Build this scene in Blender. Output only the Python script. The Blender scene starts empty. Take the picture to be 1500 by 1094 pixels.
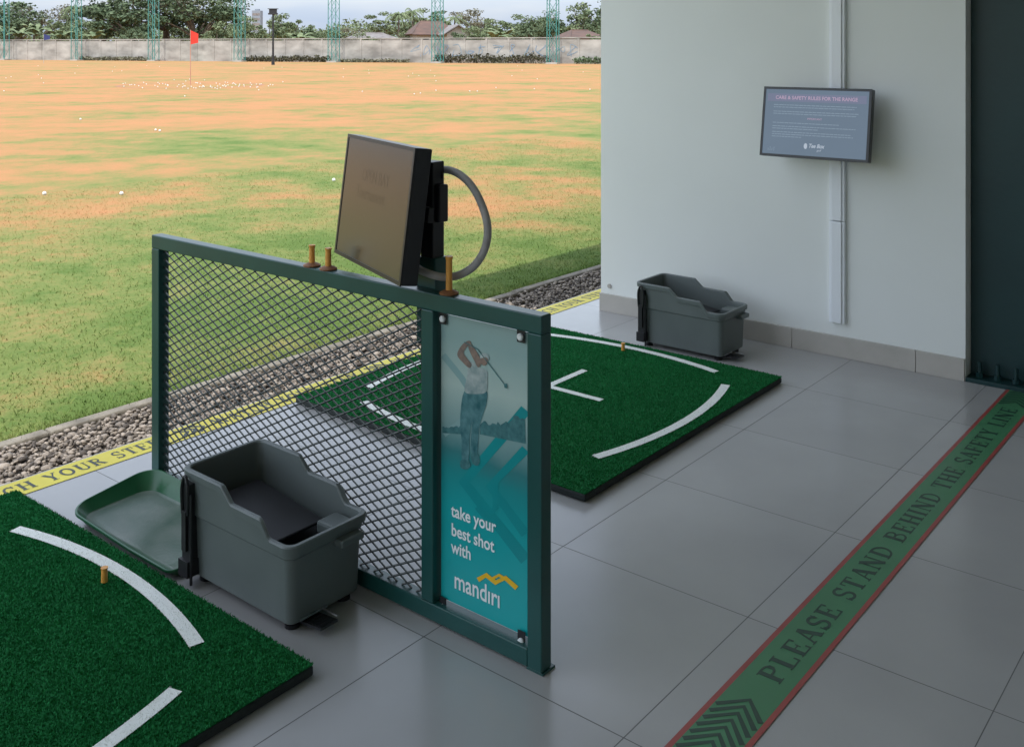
import bpy, math, random
import numpy as np
from mathutils import Vector, Matrix
random.seed(7)
S=bpy.context.scene
S.view_settings.view_transform='Standard'; S.view_settings.look='None'; S.view_settings.exposure=0
COL=S.collection
SN,CS=math.sin(math.radians(39)),math.cos(math.radians(39))
H=1.495
RZ=3.4
def cw(X,Z): return (SN*X+CS*Z, -CS*X+SN*Z)     # camera-aligned metres -> world
FIELD=-0.10
# ---------------------------------------------------------------- materials
def nodes(name):
    m=bpy.data.materials.new(name); m.use_nodes=True
    nt=m.node_tree; b=nt.nodes['Principled BSDF']
    return m,nt,b
def pm(name,c1,c2=None,scale=8,rough=.5,bump=0,bscale=60,metal=0,island=False,spec=.5,rvar=0,detail=5,stretch=None):
    m,nt,b=nodes(name); N=nt.nodes; L=nt.links
    b.inputs['Roughness'].default_value=rough; b.inputs['Metallic'].default_value=metal
    b.inputs['Specular IOR Level'].default_value=spec
    if c2 is None: c2=tuple(x*.85 for x in c1)
    tc=N.new('ShaderNodeTexCoord'); vec=tc.outputs['Object']
    if stretch:
        mp=N.new('ShaderNodeMapping'); mp.inputs['Scale'].default_value=stretch; L.new(vec,mp.inputs['Vector']); vec=mp.outputs['Vector']
    ns=N.new('ShaderNodeTexNoise'); ns.inputs['Scale'].default_value=scale; ns.inputs['Detail'].default_value=detail
    L.new(vec,ns.inputs['Vector'])
    rp=N.new('ShaderNodeValToRGB'); rp.color_ramp.elements[0].position=.3; rp.color_ramp.elements[1].position=.7
    rp.color_ramp.elements[0].color=(*c2,1); rp.color_ramp.elements[1].color=(*c1,1)
    if island:
        g=N.new('ShaderNodeNewGeometry'); mx=N.new('ShaderNodeMath'); mx.operation='MULTIPLY_ADD'
        L.new(g.outputs['Random Per Island'],mx.inputs[0]); mx.inputs[1].default_value=.6
        m2=N.new('ShaderNodeMath'); m2.operation='MULTIPLY'; L.new(ns.outputs['Fac'],m2.inputs[0]); m2.inputs[1].default_value=.45
        L.new(m2.outputs[0],mx.inputs[2]); L.new(mx.outputs[0],rp.inputs['Fac'])
    else: L.new(ns.outputs['Fac'],rp.inputs['Fac'])
    L.new(rp.outputs['Color'],b.inputs['Base Color'])
    if bump:
        n2=N.new('ShaderNodeTexNoise'); n2.inputs['Scale'].default_value=bscale; n2.inputs['Detail'].default_value=4
        L.new(vec,n2.inputs['Vector'])
        bp=N.new('ShaderNodeBump'); bp.inputs['Strength'].default_value=bump; bp.inputs['Distance'].default_value=.01
        L.new(n2.outputs['Fac'],bp.inputs['Height']); L.new(bp.outputs['Normal'],b.inputs['Normal'])
    if rvar:
        mr=N.new('ShaderNodeMapRange'); mr.inputs['To Min'].default_value=rough-rvar; mr.inputs['To Max'].default_value=rough+rvar
        L.new(ns.outputs['Fac'],mr.inputs['Value']); L.new(mr.outputs[0],b.inputs['Roughness'])
    return m
M={}
M['frame']=pm('green_painted_steel',(.012,.080,.073),(.009,.064,.059),6,.34,.05,200)
M['mesh']=pm('black_green_mesh',(.010,.024,.024),(.008,.016,.016),20,.5)
M['black']=pm('black_plastic',(.014,.015,.017),(.010,.010,.012),20,.42,.05,300)
M['black_s']=pm('satin_black',(.018,.020,.023),(.014,.015,.017),20,.35)
M['grayp']=pm('gray_plastic',(.135,.160,.155),(.110,.132,.128),5,.42,.08,350,rvar=.06)
M['wall']=pm('painted_plaster',(.80,.825,.80),(.765,.79,.765),1.6,.7,.05,25)
M['skirt']=pm('skirting_tile',(.50,.47,.43),(.42,.40,.36),6,.4,.03,60)
M['trunk_w']=pm('white_pvc',(.86,.89,.92),(.83,.86,.89),4,.35)
M['column']=pm('dark_green_column',(.004,.038,.040),(.003,.030,.032),3,.45,.06,40)
M['bolt']=pm('zinc_bolt',(.30,.31,.31),(.15,.15,.15),60,.4,metal=.8)
M['orange']=pm('orange_rubber',(.82,.38,.07),(.72,.32,.06),40,.5)
M['tbase']=pm('tee_base_rubber',(.34,.15,.06),(.23,.10,.05),40,.6)
M['white']=pm('white_paint',(.80,.82,.80),(.74,.76,.75),30,.5)
M['turf']=pm('green_turf',(.030,.275,.085),(.009,.125,.034),5,.8,island=True,spec=.1)
M['turfbase']=pm('turf_backing',(.012,.145,.040),(.008,.10,.028),60,.9,spec=.1)
M['turfw']=pm('white_turf',(.86,.88,.84),(.76,.80,.74),10,.8,island=True,spec=.15)
M['rubber']=pm('mat_rubber',(.018,.026,.024),(.010,.015,.014),30,.7,.2,120)
M['gravel']=pm('gravel_stone',(.36,.31,.26),(.085,.072,.062),14,.85,.3,120,island=True)
M['kerb']=pm('kerb_concrete',(.30,.27,.22),(.15,.135,.11),9,.85,.6,60)
M['soil']=pm('gravel_bed',(.10,.085,.065),(.05,.045,.035),20,.95,.6,60)
M['ball']=pm('golf_ball_white',(.72,.72,.69),(.66,.66,.62),30,.6)
M['traygreen']=pm('green_tray_plastic',(.018,.115,.048),(.013,.088,.035),7,.32,.05,60,rvar=.08)
M['trayin']=pm('scuffed_tray_bottom',(.15,.19,.155),(.05,.11,.07),9,.34,.08,90,rvar=.1)
M['yellow']=pm('yellow_tape',(.82,.70,.05),(.72,.60,.04),6,.5)
M['tape_t']=pm('tape_black_text',(.035,.05,.025),(.025,.03,.02),30,.5)
M['sgreen']=pm('green_tape',(.062,.235,.105),(.050,.195,.085),5,.4,rvar=.08)
M['sred']=pm('red_tape_edge',(.38,.065,.055),(.30,.05,.045),12,.4)
M['sdark']=pm('dark_green_print',(.016,.060,.038),(.013,.050,.031),30,.4)
M['teal1']=pm('teal_print_dark',(.007,.28,.29),(.007,.25,.265),8,.3)
M['teal2']=pm('teal_print_mist',(.25,.40,.40),(.22,.37,.375),8,.3)
M['treeprint']=pm('tree_print',(.08,.22,.23),(.035,.13,.145),90,.3)
M['skin']=pm('skin_print',(.30,.21,.17),(.16,.13,.12),60,.3)
M['shirt']=pm('shirt_print',(.50,.56,.54),(.17,.26,.27),34,.3)
M['trouser']=pm('trouser_print',(.12,.27,.29),(.02,.11,.13),45,.3)
M['printw']=pm('white_print',(.84,.88,.88),(.80,.84,.84),18,.35)
M['printy']=pm('yellow_print',(.85,.50,.02),(.78,.45,.02),18,.35)
M['conduit']=pm('gray_flexible_conduit',(.42,.40,.39),(.32,.30,.29),30,.6)
M['teal_tower']=pm('teal_steel',(.05,.24,.21),(.04,.18,.16),3,.5)
M['conc']=pm('stained_concrete',(.44,.42,.38),(.20,.19,.17),.5,.9,.3,3,stretch=(1,1,2.2),detail=8)
M['bark']=pm('bark',(.14,.11,.08),(.07,.055,.04),4,.9)
M['leafA']=pm('leaf_dark',(.125,.165,.090),(.065,.098,.050),.25,.7,island=True,spec=.2)  # tree leaf tones lightened and grayed to paint in distance haze
M['leafB']=pm('leaf_light',(.20,.24,.13),(.11,.15,.075),.25,.7,island=True,spec=.2)
M['leafC']=pm('leaf_brownish',(.20,.195,.13),(.10,.10,.07),.3,.7,island=True,spec=.2)
M['hedge']=pm('hedge_leaf',(.10,.095,.055),(.035,.038,.022),.5,.8,island=True,spec=.2)
M['roofr']=pm('rust_tile_roof',(.14,.08,.06),(.08,.055,.045),1.2,.8)
M['roofg']=pm('metal_roof',(.24,.22,.21),(.14,.12,.11),1.2,.6)
M['housew']=pm('house_plaster',(.42,.39,.34),(.32,.29,.25),1,.9)
M['hazeb']=pm('hazy_facade',(.24,.27,.31),(.20,.23,.27),1,.9)
M['glass']=pm('dark_window',(.03,.035,.04),(.02,.022,.025),3,.2)
M['flagr']=pm('red_cloth',(.70,.04,.02),(.55,.03,.015),6,.7)
M['flagb']=pm('navy_cloth',(.03,.04,.16),(.02,.03,.11),6,.7)
M['poler']=pm('pole_paint',(.50,.25,.18),(.42,.19,.13),3,.5)
M['polew']=pm('pale_pole_paint',(.40,.40,.38),(.32,.32,.30),3,.5)
M['graf']=pm('blue_spray',(.15,.25,.38),(.26,.31,.32),1.3,.8)
M['ring']=pm('worn_ring',(.36,.17,.09),(.28,.14,.07),2,.9)
M['ceil']=pm('ceiling_paint',(.58,.58,.57),(.54,.54,.53),1,.8)
M['backw']=pm('added_wall_gray',(.46,.46,.45),(.42,.42,.41),1,.8)
def emis(name,col,st,rough=.15,base=(.02,.02,.025)):
    m,nt,b=nodes(name)
    N=nt.nodes;L=nt.links
    tc=N.new('ShaderNodeTexCoord'); ns=N.new('ShaderNodeTexNoise'); ns.inputs['Scale'].default_value=3
    L.new(tc.outputs['Object'],ns.inputs['Vector'])
    mx=N.new('ShaderNodeMix'); mx.data_type='RGBA'; mx.inputs[6].default_value=(*col,1); mx.inputs[7].default_value=(*[c*.85 for c in col],1)
    L.new(ns.outputs['Fac'],mx.inputs[0]); L.new(mx.outputs[2],b.inputs['Emission Color'])
    b.inputs['Base Color'].default_value=(*base,1); b.inputs['Emission Strength'].default_value=st
    b.inputs['Roughness'].default_value=rough
    return m
M['scr']=emis('lit_screen',(.080,.125,.180),1)
M['scrband']=emis('lit_screen_band',(.115,.13,.21),1)
M['scrtitle']=emis('lit_title',(.42,.28,.40),1)
M['scrline']=emis('lit_lines',(.20,.27,.34),1)
M['scrlogo']=emis('lit_logo',(.40,.46,.54),1)
M['dscr']=pm('glossy_dark_screen',(.062,.055,.045),(.054,.048,.039),3,.20,spec=.9)
M['dtxt']=pm('faint_screen_text',(.046,.042,.034),(.042,.037,.031),3,.22,spec=.8)
# floor
def floor_mat():
    m,nt,b=nodes('gray_porcelain_tile'); N=nt.nodes;L=nt.links
    tc=N.new('ShaderNodeTexCoord'); mp=N.new('ShaderNodeMapping'); mp.inputs['Location'].default_value=(-2.463+.6*20,-1.197+.6*20,0)
    L.new(tc.outputs['Object'],mp.inputs['Vector'])
    br=N.new('ShaderNodeTexBrick'); br.offset=0; br.squash=1
    for k,v in (('Scale',1),('Mortar Size',.0015),('Mortar Smooth',.3),('Bias',0),('Brick Width',.6),('Row Height',.6)): br.inputs[k].default_value=v
    br.inputs['Color1'].default_value=(.40,.397,.390,1); br.inputs['Color2'].default_value=(.425,.422,.415,1); br.inputs['Mortar'].default_value=(.10,.10,.095,1)
    L.new(mp.outputs['Vector'],br.inputs['Vector'])
    ns=N.new('ShaderNodeTexNoise'); ns.inputs['Scale'].default_value=1.6; ns.inputs['Detail'].default_value=4; ns.inputs['Roughness'].default_value=.5
    L.new(tc.outputs['Object'],ns.inputs['Vector'])
    mr=N.new('ShaderNodeMapRange'); mr.inputs['From Min'].default_value=.3; mr.inputs['From Max'].default_value=.7; mr.inputs['To Min'].default_value=.90; mr.inputs['To Max'].default_value=1.06
    L.new(ns.outputs['Fac'],mr.inputs['Value'])
    mx=N.new('ShaderNodeMix'); mx.data_type='RGBA'; mx.blend_type='MULTIPLY'; mx.inputs[0].default_value=1
    L.new(br.outputs['Color'],mx.inputs[6]); L.new(mr.outputs[0],mx.inputs[7]); L.new(mx.outputs[2],b.inputs['Base Color'])
    r=N.new('ShaderNodeMapRange'); r.inputs['To Min'].default_value=.16; r.inputs['To Max'].default_value=.30
    L.new(ns.outputs['Fac'],r.inputs['Value'])
    ad=N.new('ShaderNodeMath'); ad.operation='MULTIPLY_ADD'; L.new(br.outputs['Fac'],ad.inputs[0]); ad.inputs[1].default_value=.4; L.new(r.outputs[0],ad.inputs[2])
    L.new(ad.outputs[0],b.inputs['Roughness'])
    bp=N.new('ShaderNodeBump'); bp.invert=True; bp.inputs['Strength'].default_value=.4; bp.inputs['Distance'].default_value=.002
    L.new(br.outputs['Fac'],bp.inputs['Height'])
    fn=N.new('ShaderNodeTexNoise'); fn.inputs['Scale'].default_value=5; L.new(tc.outputs['Object'],fn.inputs['Vector'])
    b2=N.new('ShaderNodeBump'); b2.inputs['Strength'].default_value=.12; b2.inputs['Distance'].default_value=.01; L.new(fn.outputs['Fac'],b2.inputs['Height']); L.new(bp.outputs['Normal'],b2.inputs['Normal'])
    L.new(b2.outputs['Normal'],b.inputs['Normal'])
    return m
M['floor']=floor_mat()
def field_mat(name,blade=False):
    m,nt,b=nodes(name); N=nt.nodes;L=nt.links
    tc=N.new('ShaderNodeTexCoord')
    def noise(sc,det,ro=.55):
        n=N.new('ShaderNodeTexNoise'); n.inputs['Scale'].default_value=sc; n.inputs['Detail'].default_value=det; n.inputs['Roughness'].default_value=ro
        L.new(tc.outputs['Object'],n.inputs['Vector']); return n.outputs['Fac']
    def math_(op,a,b_,c=None):
        n=N.new('ShaderNodeMath'); n.operation=op
        for i,x in enumerate((a,b_,c)):
            if x is None: continue
            if isinstance(x,(int,float)): n.inputs[i].default_value=x
            else: L.new(x,n.inputs[i])
        return n.outputs[0]
    big=noise(.24,7,.62); mid=noise(1.3,6,.68); fine=noise(16,5,.75); vf=noise(90,3,.7)
    sx=N.new('ShaderNodeSeparateXYZ'); L.new(tc.outputs['Object'],sx.inputs[0])
    g=N.new('ShaderNodeMapRange'); g.inputs['From Min'].default_value=5; g.inputs['From Max'].default_value=24; g.inputs['To Min'].default_value=-.035; g.inputs['To Max'].default_value=.06
    L.new(sx.outputs['Y'],g.inputs['Value'])
    g2=N.new('ShaderNodeMapRange'); g2.inputs['From Min'].default_value=4; g2.inputs['From Max'].default_value=6.2; g2.inputs['To Min'].default_value=-.07; g2.inputs['To Max'].default_value=0
    L.new(sx.outputs['Y'],g2.inputs['Value'])
    s=math_('MULTIPLY',big,.50); s=math_('MULTIPLY_ADD',mid,.40,s); s=math_('MULTIPLY_ADD',fine,.18,s); s=math_('ADD',s,g.outputs[0]); s=math_('ADD',s,g2.outputs[0])
    rp=N.new('ShaderNodeValToRGB'); e=rp.color_ramp.elements
    e[0].position=.42; e[0].color=(.105,.165,.042,1); e[1].position=.645; e[1].color=(.42,.215,.098,1)
    for p,c in ((.475,(.165,.205,.062)),(.525,(.235,.218,.078)),(.58,(.345,.215,.090))):
        x=e.new(p); x.color=(*c,1)
    if blade:
        gi=N.new('ShaderNodeNewGeometry'); s=math_('MULTIPLY_ADD',gi.outputs['Random Per Island'],.08,math_('ADD',s,-.05))
    L.new(s,rp.inputs['Fac'])
    d=math_('MULTIPLY_ADD',vf,.8,.58)
    mx=N.new('ShaderNodeMix'); mx.data_type='RGBA'; mx.blend_type='MULTIPLY'; mx.inputs[0].default_value=1
    L.new(rp.outputs['Color'],mx.inputs[6])
    if blade: mx.inputs[7].default_value=(1.15,1.15,1.15,1)
    else: L.new(d,mx.inputs[7])
    L.new(mx.outputs[2],b.inputs['Base Color'])
    b.inputs['Roughness'].default_value=.95; b.inputs['Specular IOR Level'].default_value=.1
    if not blade:
        bp=N.new('ShaderNodeBump'); bp.inputs['Strength'].default_value=.5; bp.inputs['Distance'].default_value=.03
        L.new(fine,bp.inputs['Height']); L.new(bp.outputs['Normal'],b.inputs['Normal'])
    return m
M['field']=field_mat('dry_grass_field'); M['blade']=field_mat('grass_blade',True)
def poster_mat():
    m,nt,b=nodes('poster_gradient'); N=nt.nodes;L=nt.links
    tc=N.new('ShaderNodeTexCoord'); sx=N.new('ShaderNodeSeparateXYZ'); L.new(tc.outputs['Object'],sx.inputs[0])
    ns=N.new('ShaderNodeTexNoise'); ns.inputs['Scale'].default_value=6; ns.inputs['Detail'].default_value=4; L.new(tc.outputs['Object'],ns.inputs['Vector'])
    a=N.new('ShaderNodeMath'); a.operation='MULTIPLY_ADD'; L.new(ns.outputs['Fac'],a.inputs[0]); a.inputs[1].default_value=.09; L.new(sx.outputs['Z'],a.inputs[2])
    mr=N.new('ShaderNodeMapRange'); mr.inputs['From Min'].default_value=.08; mr.inputs['From Max'].default_value=.87; L.new(a.outputs[0],mr.inputs['Value'])
    rp=N.new('ShaderNodeValToRGB'); e=rp.color_ramp.elements
    e[0].position=0; e[0].color=(.010,.39,.40,1); e[1].position=1; e[1].color=(.30,.42,.41,1)
    for p,c in ((.33,(.010,.35,.36)),(.46,(.016,.26,.27)),(.52,(.04,.20,.21)),(.60,(.20,.34,.34)),(.75,(.42,.54,.50)),(.9,(.28,.42,.41))):
        x=e.new(p); x.color=(*c,1)
    L.new(mr.outputs[0],rp.inputs['Fac']); L.new(rp.outputs['Color'],b.inputs['Base Color']); b.inputs['Roughness'].default_value=.28
    return m
M['poster']=poster_mat()
# ---------------------------------------------------------------- builders
class B:
    def __init__(s): s.v=[]; s.f=[]; s.m=[]
    def add(s,vs,fs,mi=0):
        o=len(s.v); s.v+= [tuple(p) for p in vs]; s.f+=[tuple(i+o for i in f) for f in fs]; s.m+=[mi]*len(fs)
    def box(s,x0,x1,y0,y1,z0,z1,mi=0):
        s.add([(x0,y0,z0),(x1,y0,z0),(x1,y1,z0),(x0,y1,z0),(x0,y0,z1),(x1,y0,z1),(x1,y1,z1),(x0,y1,z1)],
              [(3,2,1,0),(4,5,6,7),(0,1,5,4),(1,2,6,5),(2,3,7,6),(3,0,4,7)],mi)
    def obox(s,c,ax,h,mi=0):
        c=Vector(c); ax=[Vector(a) for a in ax]; vs=[]
        for k in (-1,1):
            for (i,j) in ((-1,-1),(1,-1),(1,1),(-1,1)):
                vs.append(c+ax[0]*h[0]*i+ax[1]*h[1]*j+ax[2]*h[2]*k)
        s.add(vs,[(3,2,1,0),(4,5,6,7),(0,1,5,4),(1,2,6,5),(2,3,7,6),(3,0,4,7)],mi)
    def tube(s,pts,rs,n=10,mi=0,cap=True):
        pts=[Vector(p) for p in pts]
        if not hasattr(rs,'__len__'): rs=[rs]*len(pts)
        vs=[];fs=[]; ref=None
        for i,p in enumerate(pts):
            d=(pts[min(i+1,len(pts)-1)]-pts[max(i-1,0)]).normalized()
            if ref is None: ref=Vector((1,0,0)) if abs(d.x)<.8 else Vector((0,1,0))
            a=(ref-d*ref.dot(d)).normalized(); ref=a; b=d.cross(a)
            for k in range(n):
                t=2*math.pi*k/n; vs.append(p+(a*math.cos(t)+b*math.sin(t))*rs[i])
        for i in range(len(pts)-1):
            for k in range(n):
                fs.append((i*n+k,i*n+(k+1)%n,(i+1)*n+(k+1)%n,(i+1)*n+k))
        if cap: fs.append(tuple(range(n-1,-1,-1))); fs.append(tuple((len(pts)-1)*n+k for k in range(n)))
        s.add(vs,fs,mi)
    def ribbon(s,pts,w,fn,mi=0):
        n=len(pts); vs=[]
        for i in range(n):
            a=pts[max(i-1,0)]; b=pts[min(i+1,n-1)]
            dx,dy=b[0]-a[0],b[1]-a[1]; l=math.hypot(dx,dy) or 1
            nx,ny=-dy/l*w/2,dx/l*w/2
            vs.append(fn(pts[i][0]-nx,pts[i][1]-ny)); vs.append(fn(pts[i][0]+nx,pts[i][1]+ny))
        s.add(vs,[(2*i,2*i+2,2*i+3,2*i+1) for i in range(n-1)],mi)
    def poly(s,pts,fn,mi=0): s.add([fn(*p) for p in pts],[tuple(range(len(pts)))],mi)
def fin(o,parent,origin):
    COL.objects.link(o)
    if parent is not None: o.parent=parent
    else: o.location=origin
def mk(name,b,mats,origin=(0,0,0),parent=None,smooth=False,bevel=0,seg=2,solid=0):
    me=bpy.data.meshes.new(name); o0=Vector(origin)
    me.from_pydata([tuple(Vector(p)-o0) for p in b.v],[],b.f)
    if not isinstance(mats,(list,tuple)): mats=[mats]
    for m in mats: me.materials.append(M[m] if isinstance(m,str) else m)
    me.polygons.foreach_set('material_index',b.m)
    if smooth: me.polygons.foreach_set('use_smooth',[True]*len(me.polygons))
    me.update()
    o=bpy.data.objects.new(name,me); fin(o,parent,origin)
    if solid:
        x=o.modifiers.new('s','SOLIDIFY'); x.thickness=solid; x.offset=-1
    if bevel:
        x=o.modifiers.new('b','BEVEL'); x.width=bevel; x.segments=seg; x.limit_method='ANGLE'; x.angle_limit=math.radians(40)
        x.harden_normals=False
    return o
def empty(name,origin,label,cat,group=None):
    o=bpy.data.objects.new(name,None); o.empty_display_size=.1; o.location=origin; COL.objects.link(o); meta(o,label,cat,group); return o
def meta(o,label,cat,group=None):
    o['label']=label; o['category']=cat
    if group: o['group']=group
def structure(o): o['kind']='structure'
def copy_thing(root,name=None):
    r=root.copy(); COL.objects.link(r)
    def rec(src,dst):
        for c in src.children:
            k=c.copy(); COL.objects.link(k); k.parent=dst; k.matrix_parent_inverse=c.matrix_parent_inverse.copy(); rec(c,k)
    rec(root,r); return r
def text(b,s,size,M4,mi=0,align='LEFT',bold=0,sx=1):
    cu=bpy.data.curves.new('t','FONT'); cu.body=s; cu.size=size; cu.align_x=align; cu.offset=bold; cu.resolution_u=4
    o=bpy.data.objects.new('t',cu); COL.objects.link(o); bpy.context.view_layer.update()
    dg=bpy.context.evaluated_depsgraph_get(); me=bpy.data.meshes.new_from_object(o.evaluated_get(dg))
    vs=[M4@Vector((v.co.x*sx,v.co.y,v.co.z)) for v in me.vertices]
    b.add(vs,[tuple(p.vertices) for p in me.polygons],mi)
    bpy.data.objects.remove(o); bpy.data.meshes.remove(me); bpy.data.curves.remove(cu)
def basis(r,u,n,p):
    m=Matrix.Identity(4)
    for i in range(3): m[i][0]=r[i]; m[i][1]=u[i]; m[i][2]=n[i]; m[i][3]=p[i]
    return m
def spline(pts,n=10):
    out=[];P=[Vector(pts[0])]+[Vector(q) for q in pts]+[Vector(pts[-1])]
    for i in range(1,len(P)-2):
        for k in range(n):
            t=k/n; a,b_,c_,d_=P[i-1],P[i],P[i+1],P[i+2]
            out.append(.5*((2*b_)+(-a+c_)*t+(2*a-5*b_+4*c_-d_)*t*t+(-a+3*b_-3*c_+d_)*t**3))
    out.append(P[-2]); return out
def sp2(pts,n=5): return [(p.x,p.y) for p in spline([(a,c,0) for a,c in pts],n)]
def closed(pts,n=4):
    m=len(pts); out=[]
    for i in range(m):
        a,b_,c_,d_=[Vector(pts[(i+j)%m]) for j in (-1,0,1,2)]
        for k in range(n):
            t=k/n; q=.5*((2*b_)+(-a+c_)*t+(2*a-5*b_+4*c_-d_)*t*t+(-a+3*b_-3*c_+d_)*t**3); out.append((q.x,q.y))
    return out
# serif stroke font -------------------------------------------------
def arc(cx,cy,rx,ry,a0,a1,n=12): return [(cx+rx*math.cos(math.radians(a0+(a1-a0)*i/n)),cy+ry*math.sin(math.radians(a0+(a1-a0)*i/n))) for i in range(n+1)]
def R(x0,y0,x1,y1): return ('r',x0,y0,x1,y1)
def ST(x,w=.18,top=True,bot=True):
    l=[R(x-w/2,0,x+w/2,1)]
    if bot: l.append(R(x-w/2-.07,0,x+w/2+.07,.06))
    if top: l.append(R(x-w/2-.07,.94,x+w/2+.07,1))
    return l
def P_(pts,w): return ('p',pts,w)
G={}
G['P']=(.66,ST(.17)+[P_([(.2,.955)]+arc(.34,.73,.23,.225,90,-90)+[(.2,.505)],.1),R(.47,.62,.62,.84)])
G['R']=(.72,ST(.17)+[P_([(.2,.955)]+arc(.34,.75,.21,.205,90,-90)+[(.2,.545)],.1),P_([(.36,.54),(.62,.03)],.17),R(.5,0,.72,.06)])
G['B']=(.7,ST(.17)+[P_([(.2,.955)]+arc(.36,.75,.2,.205,90,-90)+[(.2,.545)],.1),P_([(.2,.53)]+arc(.37,.285,.24,.245,90,-90)+[(.2,.04)],.1)])
G['D']=(.76,ST(.17)+[P_([(.2,.96)]+arc(.3,.5,.36,.455,90,-90,16)+[(.2,.04)],.11)])
G['L']=(.64,ST(.17)+[R(.2,0,.6,.07),R(.54,0,.61,.28)])
G['E']=(.66,ST(.17)+[R(.2,0,.6,.07),R(.54,0,.61,.26),R(.2,.93,.6,1),R(.53,.76,.6,1),R(.2,.47,.45,.54),R(.42,.38,.47,.63)])
G['F']=(.62,ST(.17)+[R(.2,.93,.6,1),R(.53,.74,.6,1),R(.2,.47,.45,.54),R(.42,.38,.47,.63)])
G['H']=(.8,ST(.17)+ST(.63)+[R(.2,.47,.6,.54)])
G['I']=(.36,ST(.18))
G['T']=(.68,ST(.34,top=False)+[R(.04,.93,.64,1),R(.04,.72,.1,1),R(.58,.72,.64,1)])
G['N']=(.8,[R(.1,0,.17,1),R(.6,0,.67,1),P_([(.13,1),(.64,0)],.2),R(.03,0,.25,.06),R(.52,.94,.76,1),R(.03,.94,.2,1)])
G['A']=(.74,[P_([(.1,0),(.36,1)],.08),P_([(.37,1),(.62,0)],.2),R(.2,.28,.52,.35),R(0,0,.22,.06),R(.48,0,.76,.06)])
G['S']=(.6,[P_([(.5,.78)]+arc(.3,.74,.2,.22,25,265,12)[1:]+arc(.3,.27,.2,.23,85,-155,12),.13),R(.46,.7,.52,1),R(.06,0,.12,.3)])
G['Y']=(.72,[P_([(.1,1),(.37,.45)],.19),P_([(.64,1),(.38,.45)],.08),R(.28,0,.46,.5),R(.2,0,.54,.06),R(0,.94,.26,1),R(.5,.94,.74,1)])
G['C']=(.7,[P_(arc(.4,.5,.29,.45,45,315,18),.14),R(.56,.68,.63,1)])
G['O']=(.78,[P_(arc(.39,.5,.29,.45,0,360,24),.15)])
G['U']=(.76,[R(.1,.3,.28,1),R(.58,.3,.65,1),P_(arc(.4,.33,.22,.28,180,360,12),.12),R(.03,.94,.36,1),R(.5,.94,.74,1)])
G['W']=(1.0,[P_([(.1,1),(.3,0)],.17),P_([(.3,0),(.5,1)],.07),P_([(.48,1),(.7,0)],.17),P_([(.7,0),(.9,1)],.07),R(0,.94,.24,1),R(.36,.94,.6,1),R(.78,.94,1,1)])
def serif(b,s,fn,h,length,mi=0):
    adv=[(G[c][0] if c!=' ' else .42)+.1 for c in s]; tot=sum(adv); sc=length/tot; x=0; k=0
    for c,a in zip(s,adv):
        if c!=' ':
            for st in G[c][1]:
                k+=1; kk=k%9
                f=lambda px,py:fn((x+px)*sc,py*h,kk)
                if st[0]=='r': b.add([f(st[1],st[2]),f(st[3],st[2]),f(st[3],st[4]),f(st[1],st[4])],[(0,1,2,3)],mi)
                else: b.ribbon(st[1],st[2],f,mi)
        x+=a
# ================================================================ setting
b=B(); b.add([(-900,-900,FIELD),(900,-900,FIELD),(900,900,FIELD),(-900,900,FIELD)],[(0,1,2,3)])
o=mk('ground',b,'field'); structure(o)
b=B(); b.box(-9,13,-6,3.54,-.3,0); o=mk('floor',b,'floor'); structure(o)
b=B(); b.add([(-9,3.545,-.088),(13,3.545,-.088),(13,4.0,-.088),(-9,4.0,-.088)],[(0,1,2,3)]); o=mk('gravel_bed_ground',b,'soil'); structure(o)
b=B()
x=-9
while x<13:
    b.box(x+.002,x+.998,4.0,4.062,-.16,-.044-.006*random.random()); x+=1.0
o=mk('kerb',b,'kerb',bevel=.010); structure(o)
# gravel
rng=np.random.default_rng(3)
phi=(1+5**.5)/2
base=np.array([(-1,phi,0),(1,phi,0),(-1,-phi,0),(1,-phi,0),(0,-1,phi),(0,1,phi),(0,-1,-phi),(0,1,-phi),(phi,0,-1),(phi,0,1),(-phi,0,-1),(-phi,0,1)],float)
base/=np.linalg.norm(base[0])
bf=[(0,11,5),(0,5,1),(0,1,7),(0,7,10),(0,10,11),(1,5,9),(5,11,4),(11,10,2),(10,7,6),(7,1,8),(3,9,4),(3,4,2),(3,2,6),(3,6,8),(3,8,9),(4,9,5),(2,4,11),(6,2,10),(8,6,7),(9,8,1)]
def subdiv(v,f):
    v=list(map(tuple,v)); c={}; nf=[]
    def mid(a,b_):
        k=(min(a,b_),max(a,b_))
        if k not in c:
            p=(np.array(v[a])+np.array(v[b_]))/2; p/=np.linalg.norm(p); v.append(tuple(p)); c[k]=len(v)-1
        return c[k]
    for a,b_,d in f:
        x,y,z=mid(a,b_),mid(b_,d),mid(d,a); nf+=[(a,x,z),(b_,y,x),(d,z,y),(x,y,z)]
    return np.array(v),nf
bfa=np.array(bf)
def fastmesh(name,V,F,mats,mi=None,smooth=False,parent=None,origin=(0,0,0)):
    me=bpy.data.meshes.new(name); V=np.asarray(V,dtype=np.float32)-np.array(origin,dtype=np.float32); F=np.asarray(F,dtype=np.int32); k=F.shape[1]
    me.vertices.add(len(V)); me.vertices.foreach_set('co',V.ravel())
    me.loops.add(F.size); me.loops.foreach_set('vertex_index',F.ravel())
    me.polygons.add(len(F)); me.polygons.foreach_set('loop_start',np.arange(0,F.size,k,dtype=np.int32))
    for m in mats: me.materials.append(M[m])
    if mi is not None: me.polygons.foreach_set('material_index',np.asarray(mi,dtype=np.int32))
    if smooth: me.polygons.foreach_set('use_smooth',np.ones(len(F),dtype=bool))
    me.update(calc_edges=True); me.validate()
    o=bpy.data.objects.new(name,me); fin(o,parent,origin); return o
Vs=[];Fs=[];off=0
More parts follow.
